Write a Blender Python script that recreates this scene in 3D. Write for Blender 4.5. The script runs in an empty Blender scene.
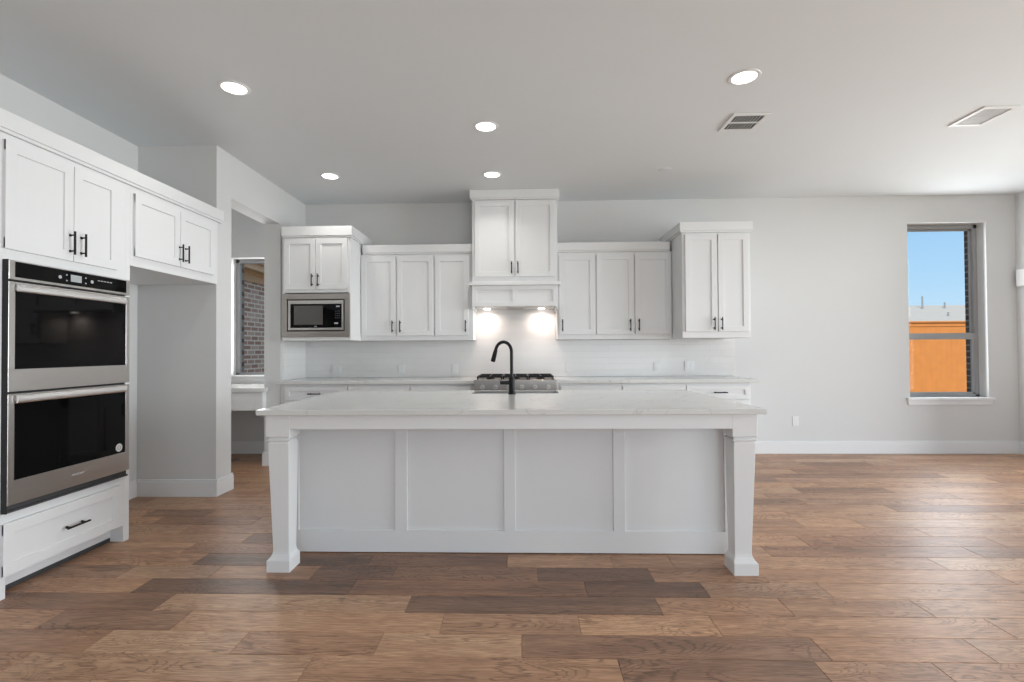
import bpy, bmesh, math, random
from mathutils import Vector, Matrix
random.seed(7)
S = bpy.context.scene
COL = S.collection
PI = math.pi

# ------------------------------------------------------------------ camera
yaw, pitch, roll = -0.02886, 0.0138, 0.00607
cy_, sy_, cp, sp, cr, sr = math.cos(yaw), math.sin(yaw), math.cos(pitch), math.sin(pitch), math.cos(roll), math.sin(roll)
r0, f0, u0 = Vector((cy_, -sy_, 0)), Vector((sy_, cy_, 0)), Vector((0, 0, 1))
fw, up = cp * f0 + sp * u0, -sp * f0 + cp * u0
rt, up2 = cr * r0 - sr * up, sr * r0 + cr * up
cam_data = bpy.data.cameras.new('camera')
cam = bpy.data.objects.new('camera', cam_data)
COL.objects.link(cam)
M = Matrix((rt, up2, -fw)).transposed().to_4x4()
M.translation = (0, 0, 1.2495)
cam.matrix_world = M
cam_data.sensor_width = 36.0
cam_data.lens = 36.0 * 492.98 / 1024
cam_data.shift_x, cam_data.shift_y = 0.0047, 0.0021
cam_data.clip_end = 300
S.camera = cam

# ------------------------------------------------------------------ world, sun, daylight, exposure
w = bpy.data.worlds.new('sky')
S.world = w
w.use_nodes = True
nt = w.node_tree
nt.nodes.clear()
tc = nt.nodes.new('ShaderNodeTexCoord')
sx = nt.nodes.new('ShaderNodeSeparateXYZ')
rp = nt.nodes.new('ShaderNodeValToRGB')
bg = nt.nodes.new('ShaderNodeBackground')
wo = nt.nodes.new('ShaderNodeOutputWorld')
nt.links.new(tc.outputs['Generated'], sx.inputs[0])
nt.links.new(sx.outputs['Z'], rp.inputs[0])
nt.links.new(rp.outputs[0], bg.inputs[0])
nt.links.new(bg.outputs[0], wo.inputs[0])
e = rp.color_ramp.elements
e[0].position, e[0].color = 0.0, (0.66, 0.85, 1.0, 1)
e[1].position, e[1].color = 0.30, (0.26, 0.54, 0.93, 1)
m_ = rp.color_ramp.elements.new(0.10); m_.color = (0.48, 0.74, 1.0, 1)
m_ = rp.color_ramp.elements.new(0.5); m_.color = (0.66, 0.72, 0.80, 1)
bg.inputs[1].default_value = 1.0

def lamp(name, kind, energy, loc, rot=(0, 0, 0), color=(1, 1, 1), **kw):
    d = bpy.data.lights.new(name, kind)
    d.energy = energy
    d.color = color
    for k, v in kw.items():
        setattr(d, k, v)
    o = bpy.data.objects.new(name, d)
    COL.objects.link(o)
    o.location = loc
    o.rotation_euler = rot
    return o
lamp('sun', 'SUN', 3.6, (-3, -8, 12), (math.radians(50), 0, math.radians(-14)), (1, .94, .86), angle=0.01)
# daylight through the glazing of the rear wall (behind the camera) and of the right wall
lamp('daylight_rear', 'AREA', 108, (2.2, -3.80, 1.45), (math.radians(106), 0, 0), (0.925, 0.965, 1.0), shape='RECTANGLE', size=4.8, size_y=2.3)
lamp('daylight_right', 'AREA', 870, (9.6, 2.4, 1.7), (0, math.radians(88), 0), (0.925, 0.97, 1.0), shape='RECTANGLE', size=3.4, size_y=6.0)
lamp('daylight_window', 'AREA', 28, (5.03, 6.005, 1.70), (math.radians(-90), 0, 0), (0.93, 0.97, 1.0), shape='RECTANGLE', size=0.80, size_y=1.95)
lamp('daylight_nook', 'AREA', 14, (-3.24, 6.04, 1.68), (math.radians(-90), 0, 0), (1.0, 0.98, 0.97), shape='RECTANGLE', size=0.60, size_y=1.35)

S.view_settings.view_transform = 'Standard'
S.view_settings.look = 'None'
S.view_settings.exposure = 0.0
S.view_settings.gamma = 1.0
S.view_settings.use_curve_mapping = False

# ------------------------------------------------------------------ materials
def mat(name, col, rough=0.5, metal=0.0, spec=0.5, noise=0.0, nscale=30.0, bump=0.0, aniso=0.0, coat=0.0):
    m = bpy.data.materials.new(name)
    m.use_nodes = True
    n = m.node_tree.nodes
    L = m.node_tree.links
    b = n['Principled BSDF']
    b.inputs['Base Color'].default_value = (*col, 1)
    b.inputs['Roughness'].default_value = rough
    b.inputs['Metallic'].default_value = metal
    b.inputs['Specular IOR Level'].default_value = spec
    b.inputs['Coat Weight'].default_value = coat
    if noise or bump:
        t = n.new('ShaderNodeTexCoord')
        z = n.new('ShaderNodeTexNoise')
        z.inputs['Scale'].default_value = nscale
        z.inputs['Detail'].default_value = 4
        L.new(t.outputs['Object'], z.inputs['Vector'])
        if noise:
            mx = n.new('ShaderNodeMix')
            mx.data_type = 'RGBA'
            mx.inputs['A'].default_value = (*[c * (1 - noise) for c in col], 1)
            mx.inputs['B'].default_value = (*[min(1, c * (1 + noise)) for c in col], 1)
            L.new(z.outputs['Fac'], mx.inputs['Factor'])
            L.new(mx.outputs['Result'], b.inputs['Base Color'])
        if bump:
            bp = n.new('ShaderNodeBump')
            bp.inputs['Strength'].default_value = bump
            bp.inputs['Distance'].default_value = 0.002
            L.new(z.outputs['Fac'], bp.inputs['Height'])
            L.new(bp.outputs[0], b.inputs['Normal'])
    return m

def emit(name, col, strength):
    m = bpy.data.materials.new(name)
    m.use_nodes = True
    n = m.node_tree.nodes
    b = n['Principled BSDF']
    b.inputs['Base Color'].default_value = (*col, 1)
    b.inputs['Emission Color'].default_value = (*col, 1)
    b.inputs['Emission Strength'].default_value = strength
    return m

M_WALL = mat('wall_paint', (0.655, 0.66, 0.655), 0.7, noise=0.015, nscale=3, bump=0.08)
M_CEIL = mat('ceiling_paint', (0.745, 0.775, 0.79), 0.8, noise=0.012, nscale=3, bump=0.08)
M_TRIM = mat('trim_paint', (0.77, 0.78, 0.785), 0.35, noise=0.008, nscale=6)
M_CAB = mat('cabinet_paint', (0.76, 0.77, 0.77), 0.38, noise=0.008, nscale=6)
M_BLACK = mat('matte_black_metal', (0.006, 0.006, 0.0065), 0.36, spec=0.28, noise=0.05, nscale=60)
M_BGLASS = mat('black_glass', (0.002, 0.002, 0.0022), 0.04, spec=0.14, noise=0.02, nscale=20)
M_GAP = mat('dark_recess', (0.02, 0.02, 0.022), 0.7, noise=0.05)
M_CHAR = mat('toe_shade_and_dark_trim', (0.05, 0.05, 0.052), 0.7, noise=0.05)  # near-black shared by the painted toe shade and the oven's vent trim
M_WHITEP = mat('white_plastic', (0.77, 0.775, 0.77), 0.35, noise=0.01)
M_GREYP = mat('grey_marking', (0.45, 0.45, 0.46), 0.4, noise=0.02)
M_LCD = emit('lcd_screen', (0.30, 0.33, 0.33), 0.25)
M_MARK = emit('panel_marking', (0.36, 0.37, 0.38), 0.15)
M_LAMP = emit('lamp_lens', (1.0, 0.985, 0.96), 6.0)
M_HLAMP = emit('hood_lamp_lens', (1.0, 0.93, 0.85), 8.0)
M_VINYL = mat('grey_vinyl', (0.33, 0.335, 0.34), 0.45, noise=0.03)
M_CEDAR = mat('cedar_wood', (0.60, 0.225, 0.055), 0.7, noise=0.16, nscale=5)
M_SHINGLE = mat('roof_shingle', (0.42, 0.41, 0.40), 0.9, noise=0.15, nscale=9)
M_LAWN = mat('dry_lawn', (0.34, 0.31, 0.22), 0.95, noise=0.3, nscale=8)
M_FASCIA = mat('tan_fascia', (0.62, 0.43, 0.28), 0.7, noise=0.06, nscale=8)
M_PIPE = mat('galvanised_pipe', (0.35, 0.36, 0.37), 0.5, metal=0.5, noise=0.05)

def steel():
    m = bpy.data.materials.new('brushed_steel')
    m.use_nodes = True
    n, L = m.node_tree.nodes, m.node_tree.links
    b = n['Principled BSDF']
    b.inputs['Metallic'].default_value = 1.0
    b.inputs['Roughness'].default_value = 0.30
    t = n.new('ShaderNodeTexCoord'); mp = n.new('ShaderNodeMapping'); z = n.new('ShaderNodeTexNoise')
    mp.inputs['Scale'].default_value = (2, 2, 220)
    z.inputs['Scale'].default_value = 4; z.inputs['Detail'].default_value = 3
    cr_ = n.new('ShaderNodeValToRGB')
    cr_.color_ramp.elements[0].color = (0.50, 0.48, 0.46, 1)
    cr_.color_ramp.elements[1].color = (0.60, 0.58, 0.56, 1)
    L.new(t.outputs['Object'], mp.inputs[0]); L.new(mp.outputs[0], z.inputs['Vector'])
    L.new(z.outputs['Fac'], cr_.inputs[0]); L.new(cr_.outputs[0], b.inputs['Base Color'])
    return m
M_STEEL = steel()

M_HANDLE = mat('steel_bright_reflection', (0.84, 0.83, 0.82), 0.36, metal=1.0, noise=0.02, nscale=40)  # handle steel made paler to carry the bright reflection of the room
M_STEEL_DARKREFL = mat('stainless_dark_reflections', (0.40, 0.37, 0.345), 0.3, metal=1.0, noise=0.03, nscale=4)  # stainless with its dark brownish reflections put into the base colour
def quartz():
    m = bpy.data.materials.new('white_quartz')
    m.use_nodes = True
    n, L = m.node_tree.nodes, m.node_tree.links
    b = n['Principled BSDF']
    b.inputs['Roughness'].default_value = 0.16
    t = n.new('ShaderNodeTexCoord')
    z = n.new('ShaderNodeTexNoise'); z.inputs['Scale'].default_value = 1.1; z.inputs['Detail'].default_value = 5; z.inputs['Distortion'].default_value = 1.6
    a = n.new('ShaderNodeMath'); a.operation = 'SUBTRACT'; a.inputs[1].default_value = 0.5
    c = n.new('ShaderNodeMath'); c.operation = 'ABSOLUTE'
    cr_ = n.new('ShaderNodeValToRGB')
    cr_.color_ramp.elements[0].position = 0.0; cr_.color_ramp.elements[0].color = (0.57, 0.56, 0.545, 1)
    cr_.color_ramp.elements[1].position = 0.008; cr_.color_ramp.elements[1].color = (0.67, 0.675, 0.66, 1)
    L.new(t.outputs['Object'], z.inputs['Vector']); L.new(z.outputs['Fac'], a.inputs[0]); L.new(a.outputs[0], c.inputs[0])
    L.new(c.outputs[0], cr_.inputs[0]); L.new(cr_.outputs[0], b.inputs['Base Color'])
    return m
M_QUARTZ = quartz()

def brickmat(name, c1, c2, cm, bw, bh, mortar, axes, rough, bumpd, offset=0.5, vary=0.0):
    """brick texture in the plane of the two object axes given"""
    m = bpy.data.materials.new(name)
    m.use_nodes = True
    n, L = m.node_tree.nodes, m.node_tree.links
    b = n['Principled BSDF']
    b.inputs['Roughness'].default_value = rough
    t = n.new('ShaderNodeTexCoord'); s = n.new('ShaderNodeSeparateXYZ'); cb = n.new('ShaderNodeCombineXYZ')
    br = n.new('ShaderNodeTexBrick')
    br.offset = offset
    br.inputs['Scale'].default_value = 1.0
    br.inputs['Brick Width'].default_value = bw
    br.inputs['Row Height'].default_value = bh
    br.inputs['Mortar Size'].default_value = mortar
    br.inputs['Mortar Smooth'].default_value = 0.15
    br.inputs['Color1'].default_value = (*c1, 1); br.inputs['Color2'].default_value = (*c2, 1); br.inputs['Mortar'].default_value = (*cm, 1)
    L.new(t.outputs['Object'], s.inputs[0])
    L.new(s.outputs[axes[0]], cb.inputs[0]); L.new(s.outputs[axes[1]], cb.inputs[1])
    L.new(cb.outputs[0], br.inputs['Vector'])
    col = br.outputs['Color']
    if vary:
        z = n.new('ShaderNodeTexNoise'); z.inputs['Scale'].default_value = 7; z.inputs['Detail'].default_value = 3
        L.new(t.outputs['Object'], z.inputs['Vector'])
        mx = n.new('ShaderNodeMix'); mx.data_type = 'RGBA'; mx.blend_type = 'MULTIPLY'; mx.inputs['Factor'].default_value = vary
        L.new(col, mx.inputs['A']); L.new(z.outputs['Color'], mx.inputs['B'])
        g = n.new('ShaderNodeRGBToBW'); L.new(z.outputs['Color'], g.inputs[0])
        L.new(g.outputs[0], mx.inputs['B'])
        col = mx.outputs['Result']
    L.new(col, b.inputs['Base Color'])
    bp = n.new('ShaderNodeBump'); bp.inputs['Distance'].default_value = bumpd; bp.inputs['Strength'].default_value = 0.6; bp.invert = True
    L.new(br.outputs['Fac'], bp.inputs['Height']); L.new(bp.outputs[0], b.inputs['Normal'])
    return m
M_TILE = brickmat('white_subway_tile', (0.76, 0.755, 0.745), (0.74, 0.735, 0.725), (0.72, 0.71, 0.70), 0.30, 0.076, 0.0018, ('X', 'Z'), 0.14, 0.0015)
M_TILE_SIDE = brickmat('white_subway_tile_return', (0.76, 0.755, 0.745), (0.74, 0.735, 0.725), (0.72, 0.71, 0.70), 0.30, 0.076, 0.0018, ('Y', 'Z'), 0.14, 0.0015)
M_BRICK = brickmat('house_brick', (0.42, 0.25, 0.20), (0.66, 0.50, 0.43), (0.84, 0.78, 0.72), 0.21, 0.075, 0.013, ('Y', 'Z'), 0.9, 0.004, vary=0.35)
M_BRICKX = brickmat('veneer_brick', (0.10, 0.07, 0.06), (0.16, 0.12, 0.10), (0.30, 0.28, 0.26), 0.21, 0.075, 0.011, ('X', 'Z'), 0.9, 0.004, vary=0.3)

def plankmat():
    m = bpy.data.materials.new('hickory_planks')
    m.use_nodes = True
    n, L = m.node_tree.nodes, m.node_tree.links
    b = n['Principled BSDF']
    at = n.new('ShaderNodeAttribute'); at.attribute_name = 'plank'
    s = n.new('ShaderNodeSeparateColor'); L.new(at.outputs['Color'], s.inputs[0])     # R tone, G seed, B redness
    t = n.new('ShaderNodeTexCoord')
    off = n.new('ShaderNodeCombineXYZ')
    k = n.new('ShaderNodeMath'); k.operation = 'MULTIPLY'; k.inputs[1].default_value = 37.0
    L.new(s.outputs[1], k.inputs[0])
    L.new(k.outputs[0], off.inputs[0]); L.new(k.outputs[0], off.inputs[1]); L.new(k.outputs[0], off.inputs[2])
    ad = n.new('ShaderNodeVectorMath'); ad.operation = 'ADD'
    L.new(t.outputs['Object'], ad.inputs[0]); L.new(off.outputs[0], ad.inputs[1])
    def noise(scale, vec_scale, detail, dist=0.0):
        mp = n.new('ShaderNodeMapping'); mp.inputs['Scale'].default_value = vec_scale
        L.new(ad.outputs[0], mp.inputs[0])
        z = n.new('ShaderNodeTexNoise'); z.inputs['Scale'].default_value = scale; z.inputs['Detail'].default_value = detail; z.inputs['Distortion'].default_value = dist
        L.new(mp.outputs[0], z.inputs['Vector'])
        return z.outputs['Fac']
    broad = noise(2.2, (0.7, 6.0, 1), 4, 0.6)
    fine = noise(10, (1.2, 16, 1), 6, 0.4)
    # cathedral figure: thin rings of a slowly varying field, roughened by the fine grain
    field = noise(1.5, (0.8, 3.6, 1), 2, 0.8)
    f0_ = n.new('ShaderNodeMath'); f0_.operation = 'MULTIPLY_ADD'; f0_.inputs[1].default_value = 0.045; L.new(fine, f0_.inputs[0]); L.new(field, f0_.inputs[2])
    f1 = n.new('ShaderNodeMath'); f1.operation = 'MULTIPLY'; f1.inputs[1].default_value = 150.0; L.new(f0_.outputs[0], f1.inputs[0])
    f2 = n.new('ShaderNodeMath'); f2.operation = 'SINE'; L.new(f1.outputs[0], f2.inputs[0])
    f3 = n.new('ShaderNodeMapRange'); f3.inputs['From Min'].default_value = 0.55; f3.inputs['From Max'].default_value = 1.0
    f3.inputs['To Min'].default_value = 0.0; f3.inputs['To Max'].default_value = 1.0; L.new(f2.outputs[0], f3.inputs['Value'])
    f4 = n.new('ShaderNodeMath'); f4.operation = 'MULTIPLY'; L.new(f3.outputs[0], f4.inputs[0])
    patch = noise(2.5, (0.6, 2.0, 1), 2)
    f5 = n.new('ShaderNodeMapRange'); f5.inputs['From Min'].default_value = 0.38; f5.inputs['From Max'].default_value = 0.56; L.new(patch, f5.inputs['Value'])
    L.new(f5.outputs[0], f4.inputs[1])
    f3 = f4
    # knots: sparse dark specks drawn out along the grain
    mpk = n.new('ShaderNodeMapping'); mpk.inputs['Scale'].default_value = (1.0, 2.2, 1); L.new(ad.outputs[0], mpk.inputs[0])
    vo = n.new('ShaderNodeTexVoronoi'); vo.inputs['Scale'].default_value = 2.6; L.new(mpk.outputs[0], vo.inputs['Vector'])
    k1 = n.new('ShaderNodeMapRange'); k1.inputs['From Min'].default_value = 0.035; k1.inputs['From Max'].default_value = 0.085; k1.inputs['To Min'].default_value = 1.0; k1.inputs['To Max'].default_value = 0.0
    L.new(vo.outputs['Distance'], k1.inputs['Value'])
    ks = n.new('ShaderNodeSeparateColor'); L.new(vo.outputs['Color'], ks.inputs[0])
    k2 = n.new('ShaderNodeMath'); k2.operation = 'GREATER_THAN'; k2.inputs[1].default_value = 0.70; L.new(ks.outputs[0], k2.inputs[0])
    knot = n.new('ShaderNodeMath'); knot.operation = 'MULTIPLY'; L.new(k1.outputs[0], knot.inputs[0]); L.new(k2.outputs[0], knot.inputs[1])
    # plank base colour
    cr_ = n.new('ShaderNodeValToRGB')
    E = cr_.color_ramp.elements
    E[0].position = 0.0; E[0].color = (0.175, 0.096, 0.058, 1)
    E[1].position = 1.0; E[1].color = (0.72, 0.475, 0.296, 1)
    x = E.new(0.35); x.color = (0.375, 0.207, 0.124, 1)
    x = E.new(0.65); x.color = (0.57, 0.345, 0.208, 1)
    # tone + broad variation
    v = n.new('ShaderNodeMapRange'); v.inputs['From Min'].default_value = 0.25; v.inputs['From Max'].default_value = 0.75; v.inputs['To Min'].default_value = -0.2; v.inputs['To Max'].default_value = 0.2; L.new(broad, v.inputs['Value'])
    tn = n.new('ShaderNodeMath'); tn.operation = 'ADD'; tn.use_clamp = True; L.new(s.outputs[0], tn.inputs[0]); L.new(v.outputs[0], tn.inputs[1])
    L.new(tn.outputs[0], cr_.inputs[0])
    def mul(col, fac_socket, lo, amount):
        mr = n.new('ShaderNodeMapRange'); mr.inputs['From Min'].default_value = 0.3; mr.inputs['From Max'].default_value = 0.7
        mr.inputs['To Min'].default_value = 0; mr.inputs['To Max'].default_value = amount
        L.new(fac_socket, mr.inputs['Value'])
        mx = n.new('ShaderNodeMix'); mx.data_type = 'RGBA'; mx.blend_type = 'MULTIPLY'; mx.inputs['B'].default_value = (*lo, 1)
        L.new(mr.outputs[0], mx.inputs['Factor']); L.new(col, mx.inputs['A'])
        return mx.outputs['Result']
    col = mul(cr_.outputs[0], fine, (0.42, 0.35, 0.30), 0.85)
    mr = n.new('ShaderNodeMath'); mr.operation = 'MULTIPLY'; mr.inputs[1].default_value = 0.8; L.new(f3.outputs[0], mr.inputs[0])
    mx = n.new('ShaderNodeMix'); mx.data_type = 'RGBA'; mx.blend_type = 'MULTIPLY'; mx.inputs['B'].default_value = (0.42, 0.36, 0.32, 1)
    L.new(mr.outputs[0], mx.inputs['Factor']); L.new(col, mx.inputs['A'])
    col = mx.outputs['Result']
    kx = n.new('ShaderNodeMix'); kx.data_type = 'RGBA'; kx.inputs['B'].default_value = (0.035, 0.022, 0.016, 1)
    L.new(knot.outputs[0], kx.inputs['Factor']); L.new(col, kx.inputs['A'])
    col = kx.outputs['Result']
    # reddish / greyish cast per plank
    hx = n.new('ShaderNodeMix'); hx.data_type = 'RGBA'; hx.blend_type = 'MULTIPLY'; hx.inputs['Factor'].default_value = 1.0
    hr = n.new('ShaderNodeValToRGB'); hr.color_ramp.elements[0].color = (0.97, 1.0, 1.03, 1); hr.color_ramp.elements[1].color = (1.05, 0.98, 0.91, 1)
    L.new(s.outputs[2], hr.inputs[0]); L.new(hr.outputs[0], hx.inputs['B']); L.new(col, hx.inputs['A'])
    L.new(hx.outputs['Result'], b.inputs['Base Color'])
    b.inputs['Roughness'].default_value = 0.41
    b.inputs['Specular IOR Level'].default_value = 0.68
    bp = n.new('ShaderNodeBump'); bp.inputs['Distance'].default_value = 0.0015; bp.inputs['Strength'].default_value = 0.35
    L.new(fine, bp.inputs['Height']); L.new(bp.outputs[0], b.inputs['Normal'])
    return m
M_PLANK = plankmat()

def glass():
    m = bpy.data.materials.new('window_glass')
    m.use_nodes = True
    n, L = m.node_tree.nodes, m.node_tree.links
    n.remove(n['Principled BSDF'])
    tr = n.new('ShaderNodeBsdfTransparent'); tr.inputs[0].default_value = (0.97, 0.985, 0.98, 1)
    gl = n.new('ShaderNodeBsdfGlossy'); gl.inputs['Roughness'].default_value = 0.02
    fr = n.new('ShaderNodeFresnel'); fr.inputs[0].default_value = 1.10
    mx = n.new('ShaderNodeMixShader')
    L.new(fr.outputs[0], mx.inputs[0]); L.new(tr.outputs[0], mx.inputs[1]); L.new(gl.outputs[0], mx.inputs[2])
    L.new(mx.outputs[0], n['Material Output'].inputs[0])
    return m
M_GLASS = glass()

# ------------------------------------------------------------------ mesh helpers
WORLD = {}                       # world position of every object's own origin

def bx(bm, x0, x1, y0, y1, z0, z1, bev=0.0):
    """a box, edges eased by bev"""
    vs = [bm.verts.new((x, y, z)) for x in (x0, x1) for y in (y0, y1) for z in (z0, z1)]
    fs = [(0, 1, 3, 2), (4, 6, 7, 5), (0, 4, 5, 1), (2, 3, 7, 6), (0, 2, 6, 4), (1, 5, 7, 3)]
    F = [bm.faces.new([vs[i] for i in f]) for f in fs]
    if bev:
        es = list({e for f in F for e in f.edges})
        bmesh.ops.bevel(bm, geom=es, offset=bev, segments=2, profile=0.5, affect='EDGES')

def box(x0, x1, y0, y1, z0, z1, bev=0.0):
    bm = bmesh.new()
    bx(bm, x0, x1, y0, y1, z0, z1, bev)
    return bm

def cyl(bm, a, b, r0_, r1_=None, seg=16, caps=True):
    a, b = Vector(a), Vector(b)
    r1_ = r0_ if r1_ is None else r1_
    d = (b - a).normalized()
    q = d.to_track_quat('Z', 'Y')
    R = []
    for p, r in ((a, r0_), (b, r1_)):
        R.append([bm.verts.new(p + q @ Vector((math.cos(2 * PI * i / seg) * r, math.sin(2 * PI * i / seg) * r, 0))) for i in range(seg)])
    for i in range(seg):
        j = (i + 1) % seg
        bm.faces.new((R[0][i], R[0][j], R[1][j], R[1][i]))
    if caps:
        bm.faces.new(R[0][::-1]); bm.faces.new(R[1])

def tube(bm, pts, r, seg=12, radii=None):
    pts = [Vector(p) for p in pts]
    rings = []
    for k, p in enumerate(pts):
        d = (pts[min(k + 1, len(pts) - 1)] - pts[max(k - 1, 0)]).normalized()
        ref = Vector((0, 0.37, 0.93)) if abs(d.x) > 0.6 else Vector((1, 0, 0))
        s_ = d.cross(ref).normalized(); t_ = d.cross(s_)
        rr = radii[k] if radii else r
        rings.append([bm.verts.new(p + s_ * math.cos(2 * PI * i / seg) * rr + t_ * math.sin(2 * PI * i / seg) * rr) for i in range(seg)])
    # keep the rings from twisting
    for a, b in zip(rings, rings[1:]):
        best = min(range(seg), key=lambda o: (b[o].co - a[0].co).length)
        b[:] = b[best:] + b[:best]
        if (b[1].co - a[1].co).length > (b[-1].co - a[1].co).length:
            b[:] = [b[0]] + b[:0:-1]
        for i in range(seg):
            j = (i + 1) % seg
            bm.faces.new((a[i], a[j], b[j], b[i]))
    bm.faces.new(rings[0][::-1]); bm.faces.new(rings[-1])

def lathe(bm, prof, centre, seg=32, axis='Z'):
    """prof = (radius, height) pairs round the axis"""
    c = Vector(centre)
    rings = []
    for r, h in prof:
        if r < 1e-6:
            rings.append([bm.verts.new(c + Vector((0, 0, h)))])
        else:
            rings.append([bm.verts.new(c + Vector((math.cos(2 * PI * i / seg) * r, math.sin(2 * PI * i / seg) * r, h))) for i in range(seg)])
    for a, b in zip(rings, rings[1:]):
        for i in range(seg):
            j = (i + 1) % seg
            f = [a[i % len(a)], a[j % len(a)], b[j % len(b)], b[i % len(b)]]
            f2 = []
            for v in f:
                if v not in f2:
                    f2.append(v)
            if len(f2) > 2:
                bm.faces.new(f2)

def prism(bm, poly, z0, z1):
    a = [bm.verts.new((x, y, z0)) for x, y in poly]
    b = [bm.verts.new((x, y, z1)) for x, y in poly]
    bm.faces.new(a[::-1]); bm.faces.new(b)
    for i in range(len(poly)):
        j = (i + 1) % len(poly)
        bm.faces.new((a[i], a[j], b[j], b[i]))

def swap(bm, face):
    """local (u, out, z) -> world; '-y': u=x, out=-y   '+x': u=y, out=x   '+y': u=x, out=y"""
    for v in bm.verts:
        u, o, z = v.co
        v.co = {'-y': (u, -o, z), '+x': (o, u, z), '+y': (u, o, z)}[face]
    return bm

def shaker(u0, u1, z0, z1, o0, thick=0.02, frame=0.057, rec=0.009, face='-y', splits=(), frame_z=None, frame_b=None):
    """framed panel: slab from out=o0 to o0+thick, its panel(s) recessed; splits = u of mid stile centres"""
    bm = bmesh.new()
    o1 = o0 + thick
    fz = frame if frame_z is None else frame_z
    fb = fz if frame_b is None else frame_b
    us = [u0, u0 + frame]
    for sp_ in splits:
        us += [sp_ - frame / 2, sp_ + frame / 2]
    us += [u1 - frame, u1]
    n = (len(us) - 2) // 2
    # frame members (butted), then recessed panels behind them
    bx(bm, u0, u1, o0, o1 - rec - 0.0005, z0, z1)
    e_ = 0.0015
    bx(bm, u0, u1, o1 - rec - 0.002, o1, z1 - fz, z1, e_)
    bx(bm, u0, u1, o1 - rec - 0.002, o1, z0, z0 + fb, e_)
    for i in range(0, len(us), 2):
        bx(bm, us[i], us[i + 1], o1 - rec - 0.002, o1 - 0.0002, z0 + e_, z1 - e_, e_)
    return swap(bm, face)

def finish(name, bm, m, parent=None, smooth=False, origin=None):
    bmesh.ops.recalc_face_normals(bm, faces=bm.faces)
    xs = [v.co for v in bm.verts]
    lo = Vector((min(c[i] for c in xs) for i in range(3))); hi = Vector((max(c[i] for c in xs) for i in range(3)))
    org = Vector(origin) if origin is not None else Vector(((lo.x + hi.x) / 2, (lo.y + hi.y) / 2, lo.z))
    for v in bm.verts:
        v.co -= org
    me = bpy.data.meshes.new(name)
    bm.to_mesh(me); bm.free()
    if smooth:
        for p in me.polygons:
            p.use_smooth = True
        try:
            me.set_sharp_from_angle(angle=math.radians(38))
        except Exception:
            pass
    me.materials.append(m)
    o = bpy.data.objects.new(name, me)
    COL.objects.link(o)
    WORLD[o] = org
    if parent is not None:
        o.parent = parent
        o.location = org - WORLD[parent]
    else:
        o.location = org
    return o

def thing(name, label, cat, loc, group=None):
    o = bpy.data.objects.new(name, None)
    o.empty_display_size = 0.1
    COL.objects.link(o)
    o.location = loc
    WORLD[o] = Vector(loc)
    return tag(o, label, cat, group)

def tag(o, label, cat, group=None):
    o['label'] = label
    o['category'] = cat
    if group:
        o['group'] = group
    return o

def struct(name, bm, m, parent=None, origin=(0, 0, 0), smooth=False):
    o = finish(name, bm, m, parent, smooth, None if parent else origin)
    if parent is None:
        o['kind'] = 'structure'
    return o

def boxes(*bs, bev=0.0):
    bm = bmesh.new()
    for b in bs:
        bx(bm, *b, bev)
    return bm

# ------------------------------------------------------------------ room shell
XL, XP, XR, YB, YF, ZC = -3.345, -2.645, 5.83, 5.967, -4.0, 3.05
XN = -4.30            # far left wall of the desk nook
YA, YO0, YO1 = 4.20, 4.42, 5.338        # alcove side wall, opening in the return wall
TH = 0.16

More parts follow.
